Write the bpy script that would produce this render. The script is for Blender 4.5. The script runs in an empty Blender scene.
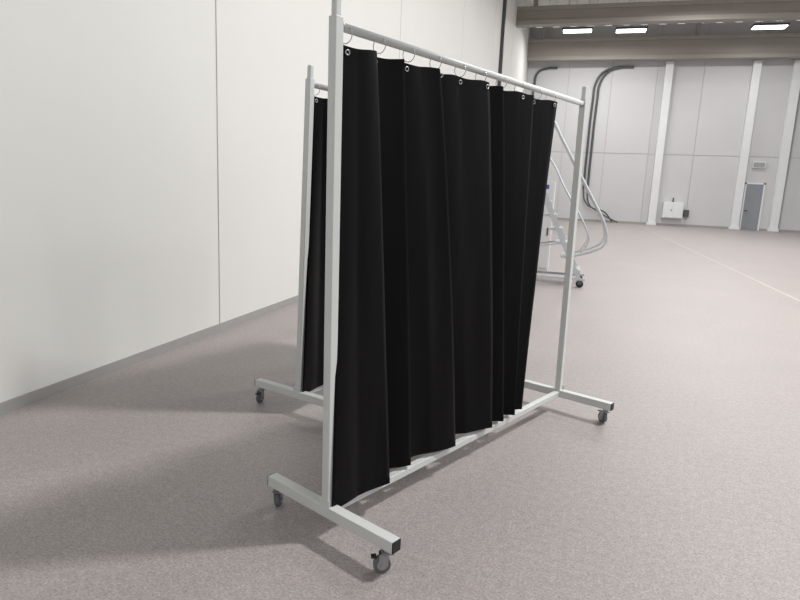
import bpy, bmesh, math, random
from mathutils import Matrix, Vector, noise as mnoise
random.seed(4)
scene=bpy.context.scene
scene.view_settings.view_transform='Standard'
scene.view_settings.look='None'

# ---------------------------------------------------------------- materials
def srgb(r,g,b):
    def c(v):
        v/=255
        return v/12.92 if v<=.04045 else ((v+.055)/1.055)**2.4
    return (c(r),c(g),c(b),1)
def mat(name,col,rough=.5,metal=0,noise=0,nscale=5,bump=0,bscale=50,spec=.5,detail=4,stretch=None,bdist=.004):
    m=bpy.data.materials.new(name);m.use_nodes=True
    nt=m.node_tree;b=nt.nodes['Principled BSDF']
    b.inputs['Base Color'].default_value=col;b.inputs['Roughness'].default_value=rough
    b.inputs['Metallic'].default_value=metal;b.inputs['Specular IOR Level'].default_value=spec
    geo=nt.nodes.new('ShaderNodeNewGeometry')
    if noise:
        n=nt.nodes.new('ShaderNodeTexNoise');n.inputs['Scale'].default_value=nscale;n.inputs['Detail'].default_value=detail
        nt.links.new(geo.outputs['Position'],n.inputs['Vector'])
        mr=nt.nodes.new('ShaderNodeMapRange');mr.inputs[1].default_value=.25;mr.inputs[2].default_value=.75
        mr.inputs[3].default_value=1-noise;mr.inputs[4].default_value=1+noise
        nt.links.new(n.outputs['Fac'],mr.inputs[0])
        v=nt.nodes.new('ShaderNodeVectorMath');v.operation='SCALE';v.inputs[0].default_value=col[:3]
        nt.links.new(mr.outputs[0],v.inputs['Scale']);nt.links.new(v.outputs[0],b.inputs['Base Color'])
    if bump:
        n2=nt.nodes.new('ShaderNodeTexNoise');n2.inputs['Scale'].default_value=bscale
        src=geo.outputs['Position']
        if stretch:
            mp=nt.nodes.new('ShaderNodeMapping');mp.inputs['Scale'].default_value=stretch
            nt.links.new(src,mp.inputs['Vector']);src=mp.outputs[0]
        nt.links.new(src,n2.inputs['Vector'])
        bp=nt.nodes.new('ShaderNodeBump');bp.inputs['Strength'].default_value=bump;bp.inputs['Distance'].default_value=bdist
        nt.links.new(n2.outputs['Fac'],bp.inputs['Height']);nt.links.new(bp.outputs[0],b.inputs['Normal'])
    return m
def emit(name,col,s):
    m=bpy.data.materials.new(name);m.use_nodes=True;b=m.node_tree.nodes['Principled BSDF']
    b.inputs['Base Color'].default_value=col
    b.inputs['Emission Color'].default_value=col;b.inputs['Emission Strength'].default_value=s
    return m

M_paint=mat('rack_paint',srgb(210,213,211),.4,0,.02,8)
M_rubber=mat('black_plastic',srgb(22,22,23),.5,0,.05,30)
M_wheel=mat('grey_rubber',srgb(105,108,110),.55,0,.05,30)
M_zinc=mat('zinc_steel',srgb(170,172,175),.3,.9,.05,40)
M_alu=mat('aluminium',srgb(190,193,196),.4,.4,.04,20)
M_curt=mat('black_vinyl',(.0009,.0009,.0015,1),.34,0,.15,3,.45,4,.15,stretch=(2.2,2.2,.5),bdist=.012)
M_wall=mat('wall_paint',srgb(221,221,218),.7,0,.012,1.2,.05,30)
M_far=mat('far_wall_panel',srgb(203,203,204),.6,0,.02,.6)
M_farseam=mat('far_seam',srgb(184,184,185),.8,0,.02,3)
M_pil=mat('pillar_paint',srgb(226,228,230),.6,0,.02,2)
M_ceil=mat('ceiling_deck',srgb(205,204,200),.7,0,.03,.8)
M_beam=mat('beam_concrete',srgb(154,148,141),.7,0,.05,.7)
M_base=mat('baseboard_grey',srgb(158,157,155),.6,0,.04,6)
M_seam=mat('seam_sealant',srgb(186,184,179),.8,0,.03,8)
M_dark=mat('dark_pipe',srgb(84,86,88),.5,.2,.05,5)
M_door=mat('door_grey',srgb(140,144,150),.5,0,.03,3)
M_blue=mat('blue_plastic',srgb(60,75,140),.5,0,.03,9)
M_line=mat('floor_marking',srgb(180,175,171),.6,0,.06,6)
M_lamp=emit('lamp_glow',(1,.98,.94,1),5)

def floor_mat():
    m=bpy.data.materials.new('floor_concrete');m.use_nodes=True
    nt=m.node_tree;b=nt.nodes['Principled BSDF'];L=nt.links
    geo=nt.nodes.new('ShaderNodeNewGeometry')
    def noise(s,d=3,r=.5):
        n=nt.nodes.new('ShaderNodeTexNoise');n.inputs['Scale'].default_value=s;n.inputs['Detail'].default_value=d;n.inputs['Roughness'].default_value=r
        L.new(geo.outputs['Position'],n.inputs['Vector']);return n
    big=noise(.8,5,.6);fine=noise(100,2,.65);mid=noise(26,3,.65)
    def mr(src,a,bb,lo,hi):
        k=nt.nodes.new('ShaderNodeMapRange');k.inputs[1].default_value=a;k.inputs[2].default_value=bb;k.inputs[3].default_value=lo;k.inputs[4].default_value=hi
        L.new(src.outputs['Fac'],k.inputs[0]);return k
    a=mr(big,.3,.7,.955,1.045);c=mr(fine,.3,.7,.72,1.28);d=mr(mid,.3,.7,.90,1.10)
    m1=nt.nodes.new('ShaderNodeMath');m1.operation='MULTIPLY';L.new(a.outputs[0],m1.inputs[0]);L.new(c.outputs[0],m1.inputs[1])
    m2=nt.nodes.new('ShaderNodeMath');m2.operation='MULTIPLY';L.new(m1.outputs[0],m2.inputs[0]);L.new(d.outputs[0],m2.inputs[1])
    v=nt.nodes.new('ShaderNodeVectorMath');v.operation='SCALE';v.inputs[0].default_value=srgb(158,151,150)[:3]
    L.new(m2.outputs[0],v.inputs['Scale']);L.new(v.outputs[0],b.inputs['Base Color'])
    b.inputs['Roughness'].default_value=.48
    bp=nt.nodes.new('ShaderNodeBump');bp.inputs['Strength'].default_value=.25;bp.inputs['Distance'].default_value=.003
    L.new(fine.outputs['Fac'],bp.inputs['Height']);L.new(bp.outputs[0],b.inputs['Normal'])
    return m
M_floor=floor_mat()

# ---------------------------------------------------------------- helpers
def obj(name,bm,material,parent=None,smooth=False,bevel=0):
    me=bpy.data.meshes.new(name);bm.to_mesh(me);bm.free()
    mats=material if isinstance(material,(list,tuple)) else [material]
    for k in mats: me.materials.append(k)
    o=bpy.data.objects.new(name,me);scene.collection.objects.link(o)
    if smooth:
        for p in me.polygons:p.use_smooth=True
    if bevel:
        md=o.modifiers.new('bevel','BEVEL');md.width=bevel;md.segments=2;md.limit_method='ANGLE'
    if parent:o.parent=parent
    return o
def box(bm,lo,hi,mi=0,M=None):
    r=bmesh.ops.create_cube(bm,size=1)['verts']
    s=[hi[i]-lo[i] for i in range(3)];c=[(hi[i]+lo[i])/2 for i in range(3)]
    for v in r: v.co=Vector((v.co.x*s[0]+c[0],v.co.y*s[1]+c[1],v.co.z*s[2]+c[2]))
    if M: 
        for v in r:v.co=M@v.co
    for f in {f for v in r for f in v.link_faces}: f.material_index=mi
    return r
def cyl(bm,p0,p1,r,seg=16,mi=0,r2=None):
    p0=Vector(p0);p1=Vector(p1);d=p1-p0
    q=Vector((0,0,1)).rotation_difference(d.normalized()).to_matrix().to_4x4()
    vs=bmesh.ops.create_cone(bm,cap_ends=True,segments=seg,radius1=r,radius2=r if r2 is None else r2,depth=d.length)['verts']
    for v in vs:v.co=(q@v.co)+(p0+p1)/2
    for f in {f for v in vs for f in v.link_faces}:
        f.material_index=mi
        if len(f.verts)==4:f.smooth=True
def ring(bm,c,axis,R,r,mi=0,seg=16,rs=6):
    q=Vector((0,0,1)).rotation_difference(Vector(axis).normalized()).to_matrix()
    g=[]
    for i in range(seg):
        a=2*math.pi*i/seg;row=[]
        for j in range(rs):
            b=2*math.pi*j/rs
            row.append(bm.verts.new(Vector(c)+q@Vector(((R+r*math.cos(b))*math.cos(a),(R+r*math.cos(b))*math.sin(a),r*math.sin(b)))))
        g.append(row)
    for i in range(seg):
        for j in range(rs):
            f=bm.faces.new((g[i][j],g[(i+1)%seg][j],g[(i+1)%seg][(j+1)%rs],g[i][(j+1)%rs]));f.material_index=mi;f.smooth=True
def boxobj(name,lo,hi,m,bevel=0,parent=None):
    bm=bmesh.new();box(bm,lo,hi);return obj(name,bm,m,parent,bevel=bevel)
def empty(name,loc=(0,0,0),rot=(0,0,0)):
    e=bpy.data.objects.new(name,None);e.empty_display_size=.2;e.location=loc;e.rotation_euler=rot;scene.collection.objects.link(e);return e
def tube(name,paths,r,m,parent=None):
    cu=bpy.data.curves.new(name,'CURVE');cu.dimensions='3D';cu.bevel_depth=r;cu.bevel_resolution=3;cu.use_fill_caps=True
    for pts in paths:
        sp=cu.splines.new('BEZIER');sp.bezier_points.add(len(pts)-1)
        for bp,p in zip(sp.bezier_points,pts):
            bp.co=p;bp.handle_left_type=bp.handle_right_type='AUTO'
    cu.materials.append(m)
    tmp=bpy.data.objects.new(name,cu);scene.collection.objects.link(tmp)
    dg=bpy.context.evaluated_depsgraph_get()
    me=bpy.data.meshes.new_from_object(tmp.evaluated_get(dg));bpy.data.objects.remove(tmp)
    me.name=name
    for p in me.polygons:p.use_smooth=True
    o=bpy.data.objects.new(name,me);scene.collection.objects.link(o)
    if parent:o.parent=parent
    return o

# ---------------------------------------------------------------- room shell
WX=-3.32; FY=38.0; ZC=11.0; RX=22.0
boxobj('floor',(WX-.3,-9,-.2),(RX,FY+.3,0),M_floor)
bm=bmesh.new()
js=[-6.8,-.8,5.2,11.2,17.2,23.2,29.2,35.2]
ys=[-9]+js+[FY]
for a,b in zip(ys[:-1],ys[1:]):
    box(bm,(WX-.25,a+.012,0),(WX,b-.012,ZC))
    box(bm,(WX-.25,b-.012,0),(WX-.006,b+.012 if b<FY else b,ZC),1)
obj('wall_left',bm,[M_wall,M_seam])
boxobj('baseboard_left',(WX,-9,0),(WX+.012,FY,.075),M_base)
bm=bmesh.new()
box(bm,(WX-.25,FY+.02,0),(RX,FY+.3,ZC),1)
x=WX
while x<RX:
    for z0,z1 in ((0,3.98),(4.02,ZC)):
        box(bm,(x+.015,FY,z0),(min(x+2.4,RX)-.015,FY+.05,z1))
    x+=2.4
obj('wall_far',bm,[M_far,M_farseam])
boxobj('baseboard_far',(WX+.02,FY-.03,0),(RX,FY,.12),M_base)
bm=bmesh.new()
x=WX-.25;pts=[]
while x<RX:
    pts+= [(x,ZC),(x+.5,ZC),(x+.56,ZC+.12),(x+.9,ZC+.12)];x+=.96
va=[bm.verts.new((p[0],-9,p[1])) for p in pts];vb=[bm.verts.new((p[0],FY+.3,p[1])) for p in pts]
for i in range(len(pts)-1): bm.faces.new((va[i],va[i+1],vb[i+1],vb[i]))
box(bm,(WX-.25,-9,ZC+.14),(RX,FY+.3,ZC+.3))
obj('ceiling',bm,M_ceil)
for i,(yb,z0,z1) in enumerate([(37.0,9.0,10.15),(30.0,9.15,9.95),(22.6,9.15,9.95),(15,9.15,9.95),(7.6,9.15,9.95),(-.2,9.15,9.95)]):
    bm=bmesh.new()
    box(bm,(WX+.01,yb,z0),(RX,yb+.5,z0+.2));box(bm,(WX+.01,yb+.1,z0+.2),(RX,yb+.4,z1-.18));box(bm,(WX+.01,yb,z1-.18),(RX,yb+.5,z1))
    for xx in (-2.6,5.5,10.5,15.5):
        box(bm,(xx,yb+.15,z1),(xx+.2,yb+.35,ZC))
    obj('ceiling_beam',bm,M_beam)
for xx in (4.45,8.8,10.75,16.0):
    bm=bmesh.new()
    box(bm,(xx-.2,FY-.32,0),(xx+.2,FY-.02,8.99));box(bm,(xx-.26,FY-.36,0),(xx+.26,FY-.02,.15))
    obj('pillar',bm,M_pil,bevel=.01)
bm=bmesh.new()
box(bm,(9.1,FY-.06,0),(9.17,FY-.005,2.6));box(bm,(10.02,FY-.06,0),(10.1,FY-.005,2.6));box(bm,(9.1,FY-.06,2.52),(10.1,FY-.005,2.6))
box(bm,(9.17,FY-.04,.01),(10.02,FY-.005,2.52),1);box(bm,(9.24,FY-.1,1.05),(9.38,FY-.04,1.1),2)
obj('door_1',bm,[M_pil,M_door,M_dark])
bm=bmesh.new();box(bm,(9.3,FY-.12,3.4),(9.95,FY-.005,3.75));box(bm,(9.35,FY-.14,3.45),(9.9,FY-.12,3.7),1)
obj('wall_mounted_light_box',bm,[M_pil,M_base])
bm=bmesh.new();box(bm,(4.98,FY-.35,.45),(6.05,FY-.005,1.35));box(bm,(5.02,FY-.37,.49),(5.5,FY-.35,1.31),0);box(bm,(5.53,FY-.37,.49),(6.01,FY-.35,1.31),0)
box(bm,(5.4,FY-.39,.85),(5.44,FY-.37,.95),1);box(bm,(6.12,FY-.2,.55),(6.4,FY-.005,.95),1);cyl(bm,(5.5,FY-.1,1.35),(5.5,FY-.1,1.6),.04,8,1)
obj('electrical_cabinet',bm,[M_pil,M_dark],bevel=.008)
cc=empty('cable_conduit')
for k,dx in enumerate((0,.24)):
    tube(f'conduit_{k+1}',[[(2.6,37.9,8.75),(1.6+dx,37.93,8.72),(1.0+dx,37.93,8.5),(.62+dx,37.93,7.9),(.55+dx,37.93,7.0),(.5+dx,37.93,4.0),(.5+dx,37.93,1.9)]],.065,M_dark,cc)
tube('cable_loop',[[(.5,37.93,1.9),(.7,37.8,1.1),(1.3,37.7,.7),(2.0,37.7,.3),(2.6,37.7,.04)],[(.7,37.93,1.9),(1.0,37.8,.9),(1.8,37.7,.6),(2.3,37.7,.04)]],.04,M_dark,cc)
cc2=empty('cable_conduit')
tube('conduit_3',[[(-1.6,37.93,8.75),(-2.2,37.93,8.72),(-2.7,37.93,8.5),(-2.85,37.93,7.8),(-2.85,37.93,5),(-2.85,37.93,.06)]],.065,M_dark,cc2)
bm=bmesh.new()
box(bm,(WX+.003,25.0,.08),(WX+.13,25.18,ZC-.02));box(bm,(WX+.003,25.4,.08),(WX+.09,25.46,ZC-.02))
obj('cable_tray',bm,M_dark)
boxobj('floor_marking_line',(3.58,7,0),(3.63,FY-.5,.002),M_line)

def high_bay(x,y,power,z=9.6,size=1.2,col=(1,.99,.97)):
    e=empty('ceiling_lamp',(x,y,z))
    bm=bmesh.new();box(bm,(-.75,-.35,0),(.75,.35,.1));box(bm,(-.7,-.3,-.03),(.7,.3,0),1)
    cyl(bm,(-.4,0,.1),(-.4,0,ZC-z),.01,6);cyl(bm,(.4,0,.1),(.4,0,ZC-z),.01,6)
    obj('housing',bm,[M_dark,M_lamp],e)
    l=bpy.data.lights.new('lamp_light','AREA');l.shape='RECTANGLE';l.size=size;l.size_y=.7*size;l.energy=power;l.color=col
    lo=bpy.data.objects.new('lamp_light',l);lo.location=(0,0,-.05);lo.parent=e;scene.collection.objects.link(lo)
for a in [(5.2,5.6,1080),(5.2,12.5,520),(5.2,20,470),(4.3,27.3,450),(2.0,34,180,9.75),(-.6,34,180,9.8),(8.2,34,180,9.75),(13,5.6,220),(13,14,420),(13,22,420)]:
    high_bay(*a)

# ---------------------------------------------------------------- mobile curtain rack
NODES=[(.03,-.005,0,.032),(.10,.15,.018,.025),(.19,.33,.03,.06),(.24,.40,-.03,-.05),(.36,.52,.03,.025),(.40,.56,-.02,-.03),(.50,.70,.002,.02),(.60,.86,.035,.06),(.66,.93,-.03,-.05),
 (.80,1.04,.0,-.0),(1.0,1.22,.04,.06),(1.05,1.26,-.03,-.04),(1.15,1.36,.03,.05),(1.2,1.40,-.03,-.04),(1.33,1.45,.012,.0),(1.46,1.49,.04,.05),(1.52,1.54,-.03,-.03),(1.77,1.62,.03,.03)]
def curtain(parent,lean,seed):
    bm=bmesh.new()
    cols=[];K=10
    for i in range(len(NODES)-1):
        for k in range(K+(i==len(NODES)-2)):
            cols.append((i,k/K))
    NZ=60
    grid=[]
    for (i,t) in cols:
        a,b=NODES[i],NODES[i+1];col=[]
        sm=.06*t*t*(3-2*t)+.94*t
        for j in range(NZ+1):
            w=j/NZ
            ww=w**.85
            st=a[0]+(b[0]-a[0])*t; sb=a[1]+(b[1]-a[1])*t
            ot=a[2]+(b[2]-a[2])*sm; ob=a[3]+(b[3]-a[3])*sm
            s=st+(sb-st)*ww; o=ot+(ob-ot)*ww
            if abs(b[1]-a[1])>.09:
                o+=.007*math.sin(math.pi*t)*math.sin(2.6*w+1.7*i)
            # irregular drape and handling creases
            o+=.010*mnoise.noise(Vector((s*6,w*1.6,seed)))*math.sin(math.pi*min(1,w*2)*.5)
            s+=.012*mnoise.noise(Vector((s*3,w*1.8,seed+7)))*w*(1-w)*3
            zt=2.022+.020*s/1.8-.007*math.sin(math.pi*s/.19)**2
            zb=.136+.030*min(1,max(0,s)/.6)+.005*mnoise.noise(Vector((s*7,1,seed)))
            z=zt+(zb-zt)*w
            col.append(bm.verts.new((s,-o-lean*z,z)))
        grid.append(col)
    for i in range(len(grid)-1):
        for j in range(NZ):
            bm.faces.new((grid[i][j],grid[i+1][j],grid[i+1][j+1],grid[i][j+1]))
    tops=[grid[i][1].co.copy() for i in range(len(grid))]
    hemb=[[grid[i][NZ-1].co.copy(),grid[i][NZ].co.copy()] for i in range(len(grid))]
    hemt=[[grid[i][0].co.copy(),grid[i][1].co.copy()] for i in range(len(grid))]
    c=obj('curtain',bm,M_curt,parent,smooth=True)
    md=c.modifiers.new('thick','SOLIDIFY');md.thickness=.003;md.offset=0
    for nm,H in (('hem_bottom',hemb),('hem_top',hemt)):
        bm=bmesh.new();vs=[[bm.verts.new(p) for p in r] for r in H]
        for i in range(len(vs)-1): bm.faces.new((vs[i][0],vs[i+1][0],vs[i+1][1],vs[i][1]))
        h=obj(nm,bm,M_curt,parent);md=h.modifiers.new('thick','SOLIDIFY');md.thickness=.0045;md.offset=0
    bm=bmesh.new()
    n=10
    for q in range(n):
        s=.05+q*(1.77-.07)/(n-1)
        p=min(tops,key=lambda v:abs(v.x-s))
        ring(bm,(p.x,p.y-.005,p.z+.008),(0.2,1,0),.009,.003,0,14,6)
        ring(bm,(p.x,-lean*2.06,2.058),(1,0.15,0),.030,.0018,0,20,5)
    obj('curtain_rings',bm,M_zinc,parent)
def caster(bm,x,y,ang):
    M=Matrix.Translation((x,y,0))@Matrix.Rotation(ang,4,'Z')
    before=set(bm.verts)
    cyl(bm,(0,0,.086),(0,0,.104),.019,14,1)
    box(bm,(-.022,-.018,.080),(.026,.018,.088),1)
    for sy in (-1,1):
        box(bm,(-.002,sy*.0165-.0015,.032),(.034,sy*.0165+.0015,.084),1)
    cyl(bm,(.022,-.012,.035),(.022,.012,.035),.035,24,2)
    cyl(bm,(.022,-.0155,.035),(.022,.0155,.035),.02,18,1)
    cyl(bm,(.022,-.022,.035),(.022,.022,.035),.006,10,1)
    box(bm,(.045,-.012,.066),(.066,.012,.072),0,)
    for v in bm.verts:
        if v not in before: v.co=M@v.co
def rack(name,loc,ang,length,angs,lean,seed):
    e=empty(name,loc,(0,0,ang))
    bm=bmesh.new();h=.0205
    for x in (0,length):
        box(bm,(x-h,-h,.150),(x+h,h,2.115))
        box(bm,(x-.014,-.014,2.115),(x+.014,.014,2.19))
    for v in bm.verts: v.co.y-=lean*v.co.z
    obj('uprights',bm,M_paint,e,bevel=.004)
    yt=-lean*2.083
    bm=bmesh.new();cyl(bm,(h-.002,yt,2.083),(length-h+.002,yt,2.083),.0165,20);obj('top_rail',bm,M_paint,e)
    bm=bmesh.new();box(bm,(.022,-.018,.108),(length-.022,.018,.144));obj('bottom_rail',bm,M_paint,e,bevel=.004)
    for k,x in enumerate((0,length)):
        bm=bmesh.new()
        box(bm,(x-.025,-.385,.103),(x+.025,.385,.153),0)
        sg=1 if k==0 else -1
        box(bm,(x-sg*.0205-.003,-.03,.150),(x-sg*.0205+.003,.03,.185),0)
        obj(f'foot_beam_{k+1}',bm,M_paint,e,bevel=.003)
        bm=bmesh.new()
        for sy in (-1,1): box(bm,(x-.024,sy*.387-.003,.104),(x+.024,sy*.387+.003,.152))
        obj(f'end_caps_{k+1}',bm,M_rubber,e,bevel=.002)
        bm=bmesh.new()
        caster(bm,x,-.345,angs[k*2]);caster(bm,x,.345,angs[k*2+1])
        obj(f'casters_{k+1}',bm,[M_rubber,M_zinc,M_wheel],e)
        bm=bmesh.new();ring(bm,(x+(.026 if k==0 else -.026),yt,2.083),(1,0,0),.016,.005,0,16,6)
        obj(f'rail_collar_{k+1}',bm,M_zinc,e)
    curtain(e,lean,seed)
    return e
r1=rack('mobile_curtain_rack',(-.892,2.21,0),math.radians(65.5),2.20,(2.4,.6,1.0,2.0),-.008,1.3)
r2=rack('mobile_curtain_rack',(-1.63,3.475,0),math.radians(72.5),2.19,(.4,3.4,1.0,2.0),.028,5.1)

# ---------------------------------------------------------------- rolling platform ladder
ld=empty('rolling_platform_ladder',(0,10.6,0))
def T(n,paths,r,m=M_alu): return tube(n,paths,r,m,ld)
W=.32
def bar(bm,p0,p1,w=.035,d=.014):
    p0=Vector(p0);p1=Vector(p1);dd=p1-p0;L=dd.length
    q=Vector((0,0,1)).rotation_difference(dd.normalized()).to_matrix().to_4x4()
    box(bm,(-w,-d,-L/2),(w,d,L/2),0,Matrix.Translation((p0+p1)/2)@q)
for k,y in enumerate((-W,W)):
    bm=bmesh.new()
    bar(bm,(.2,y,.14),(-.62,y,1.75))
    bar(bm,(-1.25,y,.12),(-1.05,y,1.75));bar(bm,(-1.3,y,.13),(.3,y,.13),.02,.02)
    bar(bm,(-1.2,y,.5),(-.1,y,.72),.014,.01);bar(bm,(-.62,y,1.7),(-.62,y,.13),.016,.016)
    obj(f'side_frame_{k+1}',bm,M_alu,ld)
def rail(y):
    P=[(-1.1,y,1.75),(-1.1,y,2.66),(-1.04,y,2.74),(-.52,y,2.74),(-.44,y,2.68)]
    for i in range(1,7):
        t=i/6;P.append((-.44+.9*t,y,2.68-1.5*t))
    P+= [(.54,y,1.0),(.57,y,.85),(.53,y,.72),(.42,y,.64),(.02,y,.5)]
    return P
T('handrails',[rail(-W-.03),rail(W+.03)],.021)
T('guard_rails',[[(-1.08,y,2.25),(-.62,y,2.25),(-.45,y,2.1),(-.15,y,1.6),(.25,y,.95),(.3,y,.8),(.2,y,.57)] for y in (-W-.03,W+.03)],.015)
bm=bmesh.new()
for i in range(7):
    t=(i+.6)/7.2;x=.2-.82*t;z=.14+1.61*t
    box(bm,(x-.14,-W,z-.03),(x+.08,W,z+.01))
box(bm,(-1.2,-W,1.72),(-.6,W,1.78))
obj('treads',bm,M_alu,ld)
bm=bmesh.new()
for x in (-1.25,.22):
    for y in (-W,W):
        cyl(bm,(x,y-.03,.06),(x,y+.03,.06),.06,18,0);box(bm,(x-.03,y-.04,.05),(x+.03,y+.04,.12),1)
obj('wheels',bm,[M_rubber,M_dark],ld)
bm=bmesh.new();box(bm,(-.5,-W-.07,1.58),(-.40,-W-.04,1.65));obj('blue_clip',bm,M_blue,ld)
bm=bmesh.new()
box(bm,(-.95,0,0),(-.42,.5,1.75));box(bm,(-.93,-.015,.05),(-.44,0,1.7),0);box(bm,(-.5,-.03,.7),(-.47,-.015,.85),1)
c=obj('storage_cabinet',bm,[M_far,M_dark],bevel=.005);c.location=(0.05,12.2,0)

# ---------------------------------------------------------------- light & camera
w=bpy.data.worlds.new('hall_ambient');scene.world=w;w.use_nodes=True
bg=w.node_tree.nodes['Background'];bg.inputs[0].default_value=(.97,.985,1,1);bg.inputs[1].default_value=.68
cam=bpy.data.cameras.new('camera');cam.sensor_width=36;cam.lens=27;cam.clip_end=200
co=bpy.data.objects.new('camera',cam);scene.collection.objects.link(co);scene.camera=co
R=Matrix.Rotation(math.radians(15.5),3,'Z')@Matrix.Rotation(math.radians(90-10.6),3,'X')@Matrix.Rotation(math.radians(2.5),3,'Z')
co.matrix_world=Matrix.Translation((0,0,1.5))@R.to_4x4()
